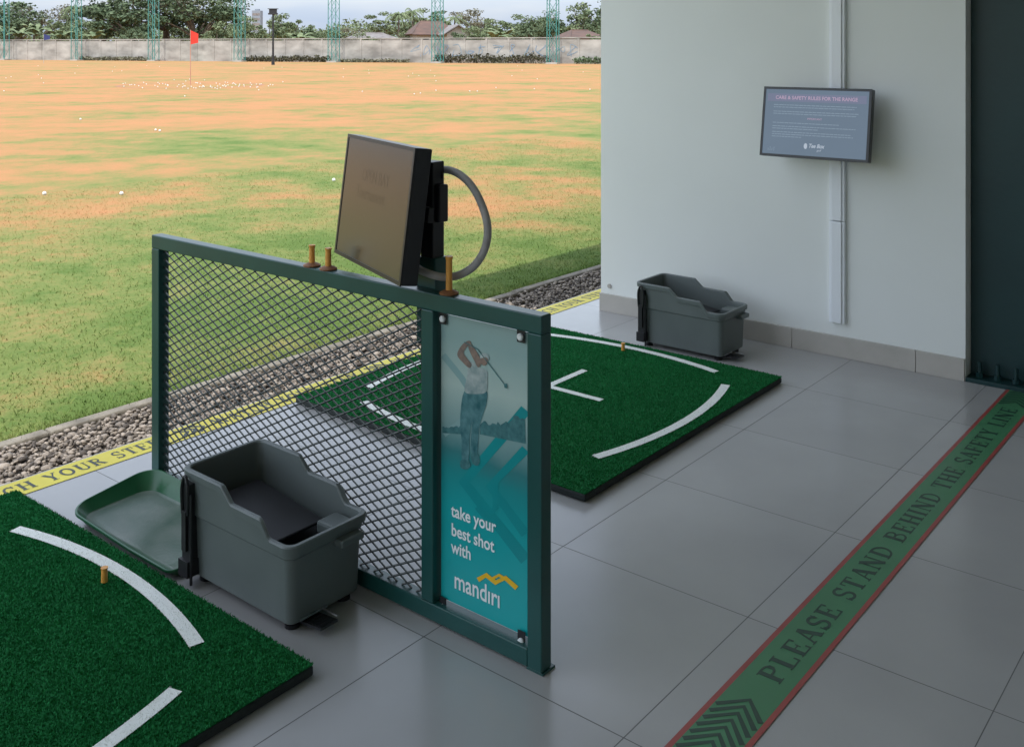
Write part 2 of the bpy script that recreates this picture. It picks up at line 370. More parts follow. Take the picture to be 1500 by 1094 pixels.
for lay in range(3):
    n=(9000,8000,5000)[lay]
    for i in range(n):
        u=.6+8.9*rng.random()**1.3; v=rng.uniform(3.56,3.99); r=rng.uniform(.006,.0125)*(1 if rng.random()>.06 else 1.5)
        sc=np.array([r*rng.uniform(.9,1.6),r*rng.uniform(.75,1.1),r*rng.uniform(.5,.85)])
        p=base*(1+rng.normal(0,.15,(12,1)))*sc
        a=rng.uniform(0,6.28); ti=rng.uniform(-.8,.8)
        Rz=np.array([[math.cos(a),-math.sin(a),0],[math.sin(a),math.cos(a),0],[0,0,1]]); Rx=np.array([[1,0,0],[0,math.cos(ti),-math.sin(ti)],[0,math.sin(ti),math.cos(ti)]])
        p=p@Rx.T@Rz.T+np.array([u,v,-.080+lay*.011+rng.uniform(0,.008)])
        Vs.append(p);Fs.append(bfa+off);off+=12
o=fastmesh('gravel',np.vstack(Vs),np.vstack(Fs),['gravel']); o['kind']='stuff'; meta(o,'strip of loose gray brown gravel beside the paved floor','gravel')
def blades(n,u0,u1,v0,v1,z,h0,h1,w,pw=1.0,lean=.5):
    u=rng.uniform(u0,u1,n); v=v0+(v1-v0)*rng.random(n)**pw
    h=rng.uniform(h0,h1,n); a=rng.uniform(0,2*np.pi,n); la=rng.uniform(0,2*np.pi,n); ll=h*rng.uniform(0,lean,n)
    dx=np.cos(a)*w/2; dy=np.sin(a)*w/2
    V=np.empty((n,3,3)); V[:,0]=np.stack([u-dx,v-dy,np.full(n,z)],1); V[:,1]=np.stack([u+dx,v+dy,np.full(n,z)],1)
    V[:,2]=np.stack([u+np.cos(la)*ll,v+np.sin(la)*ll,z+h],1)
    return V.reshape(-1,3),np.arange(3*n).reshape(n,3),u,v
V1,F1,_,_=blades(120000,.8,14,4.064,11,FIELD-.002,.006,.026,.006,2.0,1.6)
V2,F2,_,_=blades(9000,.8,12,4.062,4.11,FIELD-.002,.045,.085,.006,1.3,.9)
o=fastmesh('grass',np.vstack([V1,V2]),np.vstack([F1,F2+len(V1)]),['blade']); o['kind']='stuff'; meta(o,'short green and dry grass growing beside the kerb','grass')
# unseen roof, eaves stepped to place its shadow; rear wall added to block light
b=B(); b.box(-9,3.4,-2.8,2.90,RZ,RZ+.1); b.box(3.4,13,-2.8,3.92,RZ,RZ+.1)
o=mk('bay_roof',b,'ceil'); meta(o,'unseen roof over the hitting bays, eaves shaped for their shadow','roof')
b=B(); b.box(-9,13,-2.98,-2.8,0,RZ-.002)
o=mk('added_rear_wall',b,'backw'); meta(o,'added unseen rear wall that keeps light out of the bays','wall')
# wall with skirting
org=(4.82,3.25,0)
w=empty('partition_wall',org,'pale painted partition wall with gray skirting tiles','wall')
b=B(); b.box(4.82,4.97,1.285,3.25,0,RZ-.01); mk('wall_panel',b,'wall',org,w)
b=B()
for a,c in ((3.252,2.70),(2.698,2.10),(2.098,1.50),(1.498,1.287)): b.box(4.806,4.8198,c,a,0,.1)
mk('skirting',b,'skirt',org,w,bevel=.0015)
b=B(); b.tube([(4.8195,3.19,.145),(4.812,3.19,.145)],.012,16); mk('wall_plug',b,'skirt',org,w)
org=(4.8,1.865,.16)
t=empty('cable_trunking',org,'white plastic cable trunking fixed vertically on the wall','cable cover')
b=B(); b.box(4.797,4.8195,1.829,1.905,.165,.655); b.box(4.797,4.8195,1.829,1.905,.659,3.3); mk('trunking_base',b,'trunk_w',org,t,bevel=.002)
b=B(); b.box(4.789,4.7965,1.842,1.892,.168,.653); b.box(4.789,4.7965,1.842,1.892,.661,3.29); mk('trunking_cover',b,'trunk_w',org,t,bevel=.002)
org=(4.95,1.1,0)
c=empty('steel_column',org,'dark green steel column bolted to the floor on a base plate','column')
b=B(); b.box(4.90,4.915,.93,1.283,.02,RZ-.01); b.box(4.915,5.19,1.09,1.104,.02,RZ-.01); b.box(5.19,5.205,.93,1.283,.02,RZ-.01); mk('column_shaft',b,'column',org,c,bevel=.002)
b=B(); b.box(4.81,5.3,.85,1.283,.0,.019); mk('base_plate',b,'column',org,c,bevel=.002)
for i,(yy) in enumerate((1.235,1.16,1.085,1.01)):
    b=B(); b.tube([(4.86,yy,.019),(4.86,yy,.04)],.016,6); b.tube([(4.86,yy,.04),(4.86,yy,.085)],.009,10); mk('anchor_bolt',b,'column',org,c)
# ---------------- tapes
def tape_fn(u0,v0,z): return lambda x,y,k:(u0+x,v0+y,z+k*.00004)
org=(1.5,3.465,0)
y=empty('warning_tape',org,'yellow warning tape with black lettering along the floor edge','floor tape')
b=B(); b.add([(-2,3.405,.002),(12,3.405,.002),(12,3.53,.002),(-2,3.53,.002)],[(0,1,2,3)]); mk('tape_strip',b,'yellow',org,y)
for k in range(-1,6):
    b=B(); s0=1.395+k*1.0; serif(b,'WATCH YOUR STEP',tape_fn(s0,3.433,.0024),.068,.765)
    for q in range(3):
        xx=s0+.84+q*.035; b.ribbon([(xx,3.425),(xx+.04,3.467),(xx,3.508)],.018,lambda px,py:(px,py,.0025))
    mk('tape_lettering',b,'tape_t',org,y)
org=(2.5,1.04,0)
y=empty('safety_line_tape',org,'green safety line tape with red edges and dark lettering','floor tape')
b=B(); b.add([(-3,.98,.002),(4.84,.98,.002),(4.84,1.10,.002),(-3,1.10,.002)],[(0,1,2,3)]); mk('tape_strip',b,'sgreen',org,y)
for a,c in ((.967,.98),(1.10,1.113)):
    b=B(); b.add([(-3,a,.0021),(4.84,a,.0021),(4.84,c,.0021),(-3,c,.0021)],[(0,1,2,3)]); mk('tape_edging',b,'sred',org,y)
b=B(); serif(b,'PLEASE STAND BEHIND THE SAFETY LINE',tape_fn(2.245,1.011,.0024),.060,2.33); mk('tape_lettering',b,'sdark',org,y)
for s0 in (1.94,4.63):
    b=B()
    for q in range(7):
        xx=s0+q*.030; b.ribbon([(xx-.03,.985),(xx+.030,1.04),(xx-.03,1.095)],.013,lambda px,py:(px,py,.0025))
    mk('chevron_mark',b,'sdark',org,y)
# ---------------- mats
def mat(u0,u1,v0,v1,cu,cv,label,nb):
    org=(u0,v0,0); r=empty('golf_hitting_mat',org,label,'golf mat','hitting mats on the bay floor')
    b=B(); b.box(u0,u1,v0,v1,.003,.028); mk('mat_base',b,'rubber',org,r,bevel=.006)
    b=B(); b.box(u0+.002,u1-.002,v0+.002,v1-.002,.0282,.0315); mk('turf_backing',b,'turfbase',org,r)
    Rr=1.68
    for s in (1,-1):
        for ax in (0,1):
            c0,hl=((.70,.475),(.665,.50))[ax]; am=math.asin(hl/Rr); b=B(); pts=[]
            for t in np.linspace(-am,am,30):
                p=(c0-Rr)+Rr*math.cos(t); q=Rr*math.sin(t); pts.append((cu+s*p,cv+q) if ax==0 else (cu+q,cv+s*p))
            b.ribbon(pts,.038,lambda x,y:(x,y,.0345)); mk('line_marking',b,'turfw',org,r)
    b=B(); b.box(cu-.016,cu+.016,cv-.28,cv+.28,.034,.0345); b.box(cu-.28,cu+.28,cv-.016,cv+.016,.0342,.0347); mk('center_marking',b,'turfw',org,r)
    V,F,u,v=blades(nb,u0-.001,u1+.001,v0-.001,v1+.001,.031,.003,.0068,.0036,1,.9)
    a=u-cu; c=v-cv; wh=np.zeros(len(u),bool)
    for s in (1,-1):
        wh|=(np.abs(np.hypot(a*s-(.70-Rr),c)-Rr)<.019)&(np.abs(c)<.475)&(a*s>0)
        wh|=(np.abs(np.hypot(c*s-(.665-Rr),a)-Rr)<.019)&(np.abs(a)<.50)&(c*s>0)
    wh|=(np.abs(a)<.016)&(np.abs(c)<.28); wh|=(np.abs(c)<.016)&(np.abs(a)<.28)
    fastmesh('turf',V,F,['turf','turfw'],wh.astype(int),parent=r,origin=org)
    return r
mat(.05,1.58,1.885,3.39,.815,2.64,'green turf golf mat with white lines beside the ball box',240000)
mat(2.74,4.27,1.91,3.39,3.505,2.64,'green turf golf mat with white lines near the wall',150000)
# ---------------- tees
def tee(u,v,z,h,base,label):
    org=(u,v,z); r=empty('golf_tee',org,label,'golf tee','orange rubber tees')
    b=B(); b.tube([(u,v,z+.001),(u,v,z+h*.9),(u,v,z+h*.93),(u,v,z+h)],[.0088,.0082,.0095,.0098],18,cap=True)
    mk('tee_tube',b,'orange',org,r)
    if base:
        b=B(); b.tube([(u,v,z+.0005),(u,v,z+.004),(u,v,z+.008),(u,v,z+.011)],[.025,.026,.019,.012],24); mk('tee_base',b,'tbase',org,r)
    return r
tee(1.94,2.324,.856,.062,True,'orange rubber tee standing on the green divider rail')
tee(1.94,2.252,.856,.062,True,'orange rubber tee standing on the green divider rail')
tee(1.945,1.785,.856,.098,True,'tall orange rubber tee on the rail beside the monitor post')
tee(1.457,2.615,.034,.040,False,'orange rubber tee standing in the turf mat')
tee(4.146,2.667,.034,.036,False,'orange rubber tee standing in the turf mat')
# ---------------- divider
org=(1.94,2.3,0)
d=empty('bay_divider',org,'dark green steel divider frame with diamond mesh on tile floor','divider')
U0,U1=1.92,1.96
b=B()
b.box(U0,U1,1.465,3.14,.811,.856)
b.box(U0,U1,1.465,1.508,.006,.8108); b.box(U0,U1,1.82,1.862,.051,.8108); b.box(U0,U1,3.096,3.14,.006,.8108)
b.box(U0,U1,1.5082,3.0958,.006,.0505)
mk('frame',b,'frame',org,d,bevel=.003)
for yy in (1.462,3.08):
    b=B(); b.box(U0+.002,U1+.012,yy,yy+.05,.0,.0055); mk('foot_plate',b,'frame',org,d,bevel=.001)
b=B()
y0,y1,z0,z1=1.8625,3.0955,.051,.8105; pw,ph=.055,.0275
def clip(y,z,dy,dz):
    t0,t1=-1e9,1e9
    for p,q,lo,hi in ((y,dy,y0,y1),(z,dz,z0,z1)):
        a,c=(lo-p)/q,(hi-p)/q
        if a>c:a,c=c,a
        t0=max(t0,a);t1=min(t1,c)
    return t0,t1
for sgn in (1,-1):
    for k in range(-60,120):
        yy=y0+k*pw; t0,t1=clip(yy,z0 if sgn>0 else z1,pw,ph*sgn)
        if t1>t0+.05:
            zb=z0 if sgn>0 else z1; a=Vector((1.94,yy+pw*t0,zb+sgn*ph*t0)); c=Vector((1.94,yy+pw*t1,zb+sgn*ph*t1))
            dr=(c-a).normalized(); ax=Vector((1,0,0)); pn=dr.cross(ax)
            ax2=(ax*.9+pn*.45*sgn).normalized(); pn2=dr.cross(ax2)
            cc=(a+c)/2; cc.x+= .0010*sgn
            b.obox(cc,(dr,ax2,pn2),((c-a).length/2,.0030,.0014))
mk('wire_mesh',b,'mesh',org,d)
# ---------------- poster
UP=1.944
def PX(x,y,lay=1):
    k=(x-750)/1487; u=UP-lay*.0003; Z=u/(CS+SN*k); return (u,-CS*k*Z+SN*Z,H-(y-70)*Z/1487)
org=(1.95,1.67,.055)
p=empty('advertising_poster',org,'teal poster of a golfer bolted inside the divider frame','poster')
b=B(); b.box(UP,UP+.006,1.526,1.812,.062,.802)
po=mk('poster_panel',b,'poster',(0,0,0),None); po.location=(0,0,0); po.parent=p; po.matrix_parent_inverse=Matrix.Translation(-Vector(org))
b=B(); fg=lambda l:(lambda x,y:PX(x,y,l))
b.ribbon([(649,520),(676,553),(700,592),(670,622),(650,636)],9,fg(.6),1)
b.ribbon([(770,600),(680,706),(770,820)],17,fg(1),0)
b.ribbon([(770,658),(718,712),(770,782)],14,fg(1.4),0)
b.ribbon([(699,742),(712,760),(726,743),(726,705)],9,fg(1.8),0)
mk('chevron_print',b,['teal1','teal2'],org,p)
b=B(); rr=random.Random(4)
top=[(x,616+4*math.sin(x*.13)-2*math.sin(x*.41)+rr.uniform(-1.6,1.6)+(7 if x<728 else 0)-(3 if 745<x<760 else 0)) for x in range(703,771,2)]
b.poly([(703,636)]+top+[(770,650)],fg(2))
top=[(x,625+rr.uniform(-2,2)) for x in range(648,676,2)]
b.poly([(648,634)]+top+[(676,636)],fg(2))
mk('tree_print',b,'treeprint',org,p)
b=B()
b.poly(closed([(680,573),(697,575),(713,573),(713,590),(708,606),(702,628),(699,664),(691,666),(690,640),(692,615),(688,640),(686,674),(677,674),(676,645),(674,612)],4),fg(3),1)
b.poly(closed([(684,534),(692,530),(702,538),(713,543),(714,556),(712,574),(697,577),(681,574),(683,556),(685,545)],4),fg(4),0)
b.poly(closed([(672,512),(679,503),(687,499),(690,503),(683,509),(679,517),(685,526),(691,534),(687,539),(677,530),(670,521)],4),fg(5),2)
b.poly(closed([(690,504),(696,512),(703,524),(704,534),(700,538),(695,529),(689,517),(686,508)],4),fg(5.5),2)
b.poly(arc(709,528,5.6,7.6,0,340,16),fg(6),2)
b.poly(closed([(703,525),(705,519),(710,517),(715,520),(716,527),(711,523)],4),fg(6.6),0)
b.poly(closed([(675,674),(686,674),(689,682),(683,687),(675,685)],4),fg(5),3); b.poly(closed([(690,665),(699,663),(703,675),(699,682),(692,678)],4),fg(5.6),3)
b.ribbon([(680,501),(700,512),(741,566)],1.2,fg(7),3); b.poly([(738,562),(743,562),(743,569),(739,568)],fg(7.5),3)
mk('golfer_print',b,['shirt','trouser','skin','treeprint'],org,p)
def pos_text(name,s,x,y,hpx,lay,sx=1,bold=0):
    b=B(); q=PX(x,y,lay); text(b,s,hpx,basis((0,-1,0),(0,0,1),(-1,0,0),q),0,bold=bold,sx=sx); mk(name,b,'printw',org,p)
pos_text('poster_lettering','take your',661,755,.045,4,.86,.0009); pos_text('poster_lettering','best shot',661,783,.045,4,.86,.0009); pos_text('poster_lettering','with',661,808,.045,4,.86,.0009)
pos_text('brand_lettering','mandırı',665,860,.064,4,.80,.0009)
b=B(); b.ribbon([(700,849),(712,842),(726,853),(740,846),(757,861)],7,fg(5)); b.ribbon([(722,847),(731,842),(744,850)],4.5,fg(5.6))
mk('ribbon_logo',b,'printy',org,p)
for i,(x,y_) in enumerate(((651,463),(765,489),(651,884),(766,934))):
    q=PX(x,y_,0); b=B(); b.box(UP-.006,UP-.0055,q[1]-.012,q[1]+.012,q[2]-.02,q[2]+.02) ; mk('corner_clip',b,'black',org,p)
    b=B(); b.tube([(UP-.006,q[1],q[2]-.006),(UP-.010,q[1],q[2]-.006),(UP-.013,q[1],q[2]-.006)],[.009,.009,.006],16); mk('bolt_cap',b,'white',org,p)
# ---------------- monitors
def monitor(name,TL,r,n,tilt,w,h,dep,label,bez=.012):
    r=Vector(r).normalized(); n=Vector(n).normalized(); z=Vector((0,0,1)); t=math.radians(tilt)
    up=z*math.cos(t)-n*math.sin(t); nn=n*math.cos(t)+z*math.sin(t)
    TL=Vector(TL); c=TL+r*w/2-up*h/2; org=tuple(c)
    root=empty(name,org,label,'monitor')
    ax=(r,up,nn)
    b=B(); b.obox(c-nn*(dep/2+.001),ax,(w/2,h/2,dep/2)); mk('monitor_housing',b,'black_s',org,root,bevel=.004)
    b=B()
    for sx,sy,hw,hh in ((0,1,w/2,bez/2),(0,-1,w/2,bez/2),(1,0,bez/2,h/2-bez),(-1,0,bez/2,h/2-bez)):
        b.obox(c+r*sx*(w/2-bez/2)+up*sy*(h/2-bez/2)+nn*.001,ax,(hw,hh,.0019))
    mk('bezel',b,'black_s',org,root)
    return root,c,r,up,nn,org
root,c,r,up,nn,org=monitor('bay_monitor',(2.048,2.285,1.238),(-.369,-.929,0),(-.929,.369,0),7,.494,.352,.046,'dark tilted monitor on a post above the divider',.010)
b=B(); b.obox(c+nn*.0004,(r,up,nn),(.237,.166,.0008)); mk('screen',b,'dscr',org,root)
bm=lambda dx,dy:basis(r,up,nn,c+r*dx+up*dy+nn*.0014)
b=B(); text(b,'OPEN BAY',.050,bm(-.10,.055),0,sx=.85); mk('screen_lettering',b,'dtxt',org,root)
b=B(); text(b,'Tournament',.050,bm(-.13,.005),0,sx=.85); mk('screen_lettering',b,'dtxt',org,root)
b=B(); b.obox(c-nn*.062,(r,up,nn),(.11,.09,.015)); mk('monitor_back',b,'black',org,root,bevel=.005)
b=B(); b.obox(c-nn*.085+r*.10,(r,up,nn),(.10,.02,.008)); mk('mounting_arm',b,'black',org,root,bevel=.002)
org=(1.985,1.885,.856)
ps=empty('monitor_post',org,'black steel post with junction box and bent cable','post')
b=B(); b.box(1.965,2.01,1.862,1.908,.60,1.19); mk('post_shaft',b,'black',org,ps,bevel=.003)
b=B(); b.box(1.961,2.016,1.850,1.920,.70,.935); mk('post_sleeve',b,'frame',org,ps,bevel=.004)
b=B(); b.box(1.970,2.005,1.842,1.8615,1.03,1.13); mk('junction_box',b,'black',org,ps,bevel=.004)
def CP(x,y,u):
    k=(x-750)/1487; Z=u/(CS+SN*k); return (u,-CS*k*Z+SN*Z,H-(y-70)*Z/1487)
pts=[(632,258,2.03),(648,249,2.03),(668,253,2.03),(688,269,2.02),(704,296,2.01),(714,330,2.0),(711,362,2.0),(696,388,1.995),(675,402,1.985),(655,406,1.968),(638,404,1.945),(618,397,1.935),(606,388,1.945)]
b=B(); b.tube(spline([CP(*q) for q in pts]),.0105,12); mk('flexible_conduit',b,'conduit',org,ps,smooth=True)
b=B()
for kk in range(3): b.tube(spline([CP(x,y_+kk*4,2.0+.006*kk) for x,y_ in ((612,252-kk*2),(628,246),(645,250),(648,262))],5),.003,6)
mk('signal_cables',b,'black',org,ps,smooth=True)
root,c,r,up,nn,org=monitor('wall_monitor',(4.70,2.195,1.302),(0,-1,0),(-1,0,0),9,.535,.340,.04,'lit monitor showing safety rules mounted on the wall',.012)
b=B(); b.obox(c+nn*.0004,(r,up,nn),(.2555,.158,.0008)); mk('screen',b,'scr',org,root)
q=lambda dx,dy,l=.0016:c+r*dx+up*dy+nn*l
b=B(); b.obox(q(0,.118),(r,up,nn),(.245,.019,.0003)); mk('title_band',b,'scrband',org,root)
b=B(); text(b,'CARE & SAFETY RULES FOR THE RANGE',.0240,basis(r,up,nn,q(0,.110,.0024)),0,'CENTER',.0004,.95); mk('title_lettering',b,'scrtitle',org,root)
rr=random.Random(2)
def line(y_,x0,x1,wd=.0028):
    b=B(); x=x0
    b.obox(q((x0+x1)/2,y_,.0019),(r,up,nn),((x1-x0)/2,.0004,.0001))
    while x<x1:
        l=rr.uniform(.008,.024); l=min(l,x1-x); b.obox(q(x+l/2,y_,.002),(r,up,nn),(l/2,wd/2,.0002)); x+=l+.004
    mk('text_line',b,'scrline',org,root)
for y_,e in ((.082,.20),(.071,.19),(.050,.21),(.039,.20)): line(y_,-.21,e)
for y_,e in ((-.005,.12),(-.022,.20),(-.033,.02),(-.050,.18),(-.061,.19),(-.072,-.06)): line(y_,-.21,e)
b=B(); text(b,'IMPORTANT',.013,basis(r,up,nn,q(0,.014,.002)),0,'CENTER'); mk('subtitle_lettering',b,'scrtitle',org,root)
b=B(); text(b,'Tee Box',.026,basis(r,up+r*.25,nn,q(-.022,-.118,.002)),0,'LEFT',.0007,.85); text(b,'golf',.014,basis(r,up+r*.25,nn,q(.02,-.134,.002)),0,'LEFT')
b.add([q(-.036+.009*math.cos(t),-.112+.014*math.sin(t),.002) for t in np.linspace(.5,5.8,10)],[tuple(range(10))])
mk('logo_lettering',b,'scrlogo',org,root)
b=B()
for kx in range(4): b.obox(q(-.225+.010*kx,-.137+.003*(kx%2),.002),(r,up,nn),(.0009,.006+.004*(kx%2),.0002))
mk('skyline_mark',b,'scrline',org,root)
b=B(); b.obox(c-nn*.052,(r,up,nn),(.10,.08,.010)); b.box(4.76,4.819,1.84,1.90,1.09,1.17); mk('wall_bracket',b,'black',org,root,bevel=.003)
# ---------------- ball box
def rrect(a,bb,r,ys):
    pts=[]
    def corner(cx,cy,a0):
        for i in range(6):
            t=math.radians(a0+90*i/5); pts.append((cx+r*math.cos(t),cy+r*math.sin(t)))
    corner(a-r,bb-r,0); corner(-a+r,bb-r,90)
    for y_ in ys: pts.append((-a,y_*bb))
    corner(-a+r,-bb+r,180); corner(a-r,-bb+r,270)
    for y_ in reversed(ys): pts.append((a,y_*bb))
    return pts
YS=[.5,.225,.205,.18,.06,.035,.01,-.25,-.485,-.505,-.53,-.63,-.655,-.68]
def hp(t):
    K=[(-1,.232),(-.67,.232),(-.64,.236),(-.52,.271),(-.49,.275),(.02,.277),(.045,.281),(.19,.311),(.215,.316),(1,.318)]
    for (a,za),(c,zc) in zip(K,K[1:]):
        if t<=c: return za+(zc-za)*max(0,(t-a))/(c-a)
    return K[-1][1]
def ballbox(u0,u1,v0,v1,label):
    cu,cv=(u0+u1)/2,(v0+v1)/2; A,Bb=(u1-u0)/2,(v1-v0)/2; org=(cu,cv,0)
    root=empty('golf_ball_box',org,label,'ball box','gray golf ball boxes')
    b=B(); n=None
    spec=[(.020,lambda t:.022,.02),(.016,lambda t:.026,.022),(.010,lambda t:.190,.026),(.009,lambda t:.192,.026),(.005,lambda t:.196,.028),(.005,lambda t:hp(t)-.024,.028),
      (-.003,lambda t:hp(t)-.021,.032),(-.004,lambda t:hp(t)-.004,.032),(-.001,lambda t:hp(t),.030),(.009,lambda t:hp(t),.024),(.012,lambda t:hp(t)-.004,.022),(.020,lambda t:.165,.018)]
    for ins,zf,rad in spec:
        L=rrect(A-ins,Bb-ins,rad,YS); n=len(L)
        b.v+=[(cu+x,cv+y_,zf(y_/(Bb-ins))) for x,y_ in L]
    for i in range(len(spec)-1):
        for k in range(n):
            b.f.append((i*n+k,i*n+(k+1)%n,(i+1)*n+(k+1)%n,(i+1)*n+k)); b.m.append(0)
    b.f.append(tuple(range(n-1,-1,-1))); b.m.append(0); b.f.append(tuple((len(spec)-1)*n+k for k in range(n))); b.m.append(1)
    o=mk('box_body',b,['grayp','black'],org,root)
    o.data.polygons.foreach_set('use_smooth',[True]*(len(b.f)-2)+[False,False])
    x=o.modifiers.new('e','EDGE_SPLIT'); x.split_angle=math.radians(24)
    b=B(); b.obox((cu-.005,cv+.035,.205),((1,0,0),Vector((0,1,.12)).normalized(),Vector((0,-.12,1)).normalized()),(A-.045,Bb*.62,.004)); mk('ball_ramp',b,'black',org,root,bevel=.006)
    b=B(); b.box(cu+A*.25,cu+A-.03,v0+.03,v0+.10,.18,.215); mk('ball_gate',b,'grayp',org,root,bevel=.008)
    b=B(); b.box(cu+.02,cu+.10,v0-.022,v0+.012,.178,.198); mk('grip',b,'grayp',org,root,bevel=.005)
    b=B(); b.box(u0-.012,u0+.014,v1-.058,v1-.022,.05,.285); b.box(u0-.02,u0-.012,v1-.050,v1-.030,.10,.21)
    b.tube(spline([(u0-.014,v1-.053,.20),(u0-.016,v1-.056,.27),(u0-.014,v1-.04,.305),(u0-.014,v1-.024,.27),(u0-.014,v1-.027,.20)],6),.005,8)
    b.tube([(u0-.012,v1-.065,.01),(u0-.012,v1-.065,.26)],.004,8)
    b.box(u0-.022,u0+.02,v1-.062,v1-.018,.03,.075)
    mk('release_lever',b,'black',org,root,bevel=.002)
    for x,y_ in ((u0+.05,v0+.05),(u1-.05,v0+.05),(u0+.05,v1-.05),(u1-.05,v1-.05)):
        b=B(); b.tube([(x,y_,0),(x,y_,.010),(x,y_,.012),(x,y_,.03)],[.020,.020,.009,.009],14); mk('foot',b,'black',org,root)
    b=B(); b.obox((cu-.05,v0-.005,.018),((1,0,0),Vector((0,1,-.1)).normalized(),Vector((0,.1,1)).normalized()),(.028,.048,.003))
    for i in range(6): b.box(cu-.074,cu-.026,v0-.045+.014*i,v0-.040+.014*i,.0245-.0014*i,.0265-.0014*i)
    mk('foot_pedal',b,'black',org,root)
    b=B(); b.tube([(cu-.09,v0+.015,.028),(cu+.0,v0+.015,.028)],.004,8); b.tube([(cu-.015,v0+.015,.028),(cu-.015,v0-.045,.028)],.003,8); mk('pedal_rod',b,'bolt',org,root)
    return root
ballbox(1.634,1.906,2.045,2.52,'open gray plastic golf ball box beside the divider')
ballbox(4.358,4.628,2.245,2.730,'open gray plastic golf ball box on mat edge near the wall')
# tray
org=(1.75,2.8,0)
root=empty('ball_tray',org,'dark green scuffed plastic ball tray joined to the box','tray')
def tloop(ins,zf,r):
    pts=[]
    A0,A1,V0,V1=1.603+ins,1.900-ins,2.525,3.10-ins
    def add(x,y_): pts.append((x,y_,zf(x,y_)))
    for i in range(9):
        t=math.radians(0+90*i/8); add(A1-r+r*math.cos(t),V1-r+r*math.sin(t))
    r2=r
    for i in range(9):
        t=math.radians(90+90*i/8); add(A0+r2+r2*math.cos(t),V1-r2+r2*math.sin(t))
    for i in range(1,8): add(A0,V1-r2+(V0+.03-V1+r2)*i/8)
    for i in range(5):
        t=math.radians(180+90*i/4); add(A0+.03+.03*math.cos(t),V0+.03+.03*math.sin(t))
    for i in range(5):
        t=math.radians(270+90*i/4); add(A1-.03+.03*math.cos(t),V0+.03+.03*math.sin(t))
    for i in range(1,8): add(A1,V0+.03+(V1-r-V0-.03)*i/8)
    return pts
def rim(x,y_): return .030+.016*max(0,(y_-2.75)/.35)+.040*max(0,(x-1.62)/.28)
spec=[(.028,lambda x,y_:.006,.055),(.022,lambda x,y_:.008,.057),(.003,lambda x,y_:rim(x,y_)-.008,.068),(-.002,lambda x,y_:rim(x,y_)-.007,.07),(-.002,lambda x,y_:rim(x,y_),.07),(.003,lambda x,y_:rim(x,y_)+.001,.068),(.007,lambda x,y_:rim(x,y_)-.005,.066),(.026,lambda x,y_:.017+.010*(x-1.6)/.3,.055),(.036,lambda x,y_:.013+.010*(x-1.6)/.3,.05)]
b=B(); n=0
for s_ in spec:
    L=tloop(*s_); n=len(L); b.v+=L
for i in range(len(spec)-1):
    for k in range(n): b.f.append((i*n+k,i*n+(k+1)%n,(i+1)*n+(k+1)%n,(i+1)*n+k)); b.m.append(0 if i<7 else 1)
b.f.append(tuple(range(n-1,-1,-1))); b.m.append(0); b.f.append(tuple((len(spec)-1)*n+k for k in range(n))); b.m.append(1)
o=mk('tray_shell',b,['traygreen','trayin'],org,root,smooth=True); x=o.modifiers.new('e','EDGE_SPLIT'); x.split_angle=math.radians(45)

# ================================================================ background
def ground_pt(x,y):
    d=(H-FIELD)/(y-70); return cw((x-750)*d,1487*d)
rz=-math.radians(51)
def atpx(x,Z): return cw((x-750)*Z/1487,Z)
v,f=subdiv(*subdiv(base,bf))
me=bpy.data.meshes.new('golf_ball'); me.from_pydata([tuple(q_*.0215) for q_ in v],[],f); me.materials.append(M['ball']); me.polygons.foreach_set('use_smooth',[True]*len(f))
rr=random.Random(11); pts=[(65,286),(234,193),(178,286),(489,266),(228,192),(118,176)]
for i in range(75):
    a=rr.uniform(0,6.28); k=rr.uniform(.3,1.2); pts.append((280+100*k*math.cos(a),125.5+5*k*math.sin(a)))
for i in range(50):
    pts.append((rr.uniform(-10,870),97+ (rr.random()**2)*45))
for x,y in pts:
    o=bpy.data.objects.new('golf_ball',me); COL.objects.link(o); gx,gy=ground_pt(x,y)
    o.location=(gx,gy,FIELD+.019); meta(o,'white golf ball lying on the dry grass field','golf ball','golf balls scattered on the field')
gx,gy=ground_pt(280,125.5)
b=B(); b.ribbon([(gx+2.9*math.cos(t),gy+2.9*math.sin(t)) for t in np.linspace(0,2*math.pi,60)],.20,lambda x,y:(x,y,FIELD+.004))
o=mk('golf_green_ring_ground',b,'ring'); structure(o)
def flag(x,ybase,ytop,Z,fm,pmn,label,lo,hi,rad,ws=1):
    gx,gy=atpx(x,Z); hgt=(ybase-ytop)*Z/1487; root=empty('golf_flag',(0,0,0),label,'golf flag')
    b=B(); b.tube([(0,0,0),(0,0,hgt)],[rad,rad*.8],8); mk('flag_pole',b,pmn,(0,0,0),root)
    b=B(); W=.42*Z/43*ws; n=8; vs=[]
    for i in range(n+1):
        t=i/n; off=.05*math.sin(t*5)*W
        vs+= [(W*t*.8,off,hgt-.02-t*.25*hi),(W*t*.8,off,hgt-lo+t*.12*hi)]
    fs=[(2*i,2*i+1,2*i+3,2*i+2) for i in range(n)]; b.add(vs,fs); mk('flag_cloth',b,fm,(0,0,0),root,solid=.004)
    root.location=(gx,gy,FIELD); root.rotation_euler=(0,0,rz)
    return root
flag(279,125,44,43,'flagr','poler','red golf flag on a thin pole in the dry field',.62,.6,.018)
flag(64,93,50,103,'flagb','polew','navy golf flag on a pale pole near the boundary wall',.65,.7,.022,.8)
L0=cw(-66.6,132); R0=cw(8,99); dv=Vector((R0[0]-L0[0],R0[1]-L0[1],0)); ln=dv.length; dv.normalize(); nv=Vector((-dv.y,dv.x,0))
if nv.dot(Vector((-1,-1,0)))<0: nv=-nv
org=(L0[0],L0[1],FIELD)
def W(s,d_,z): p=Vector(org)+dv*s+nv*d_; return (p.x,p.y,FIELD+z)
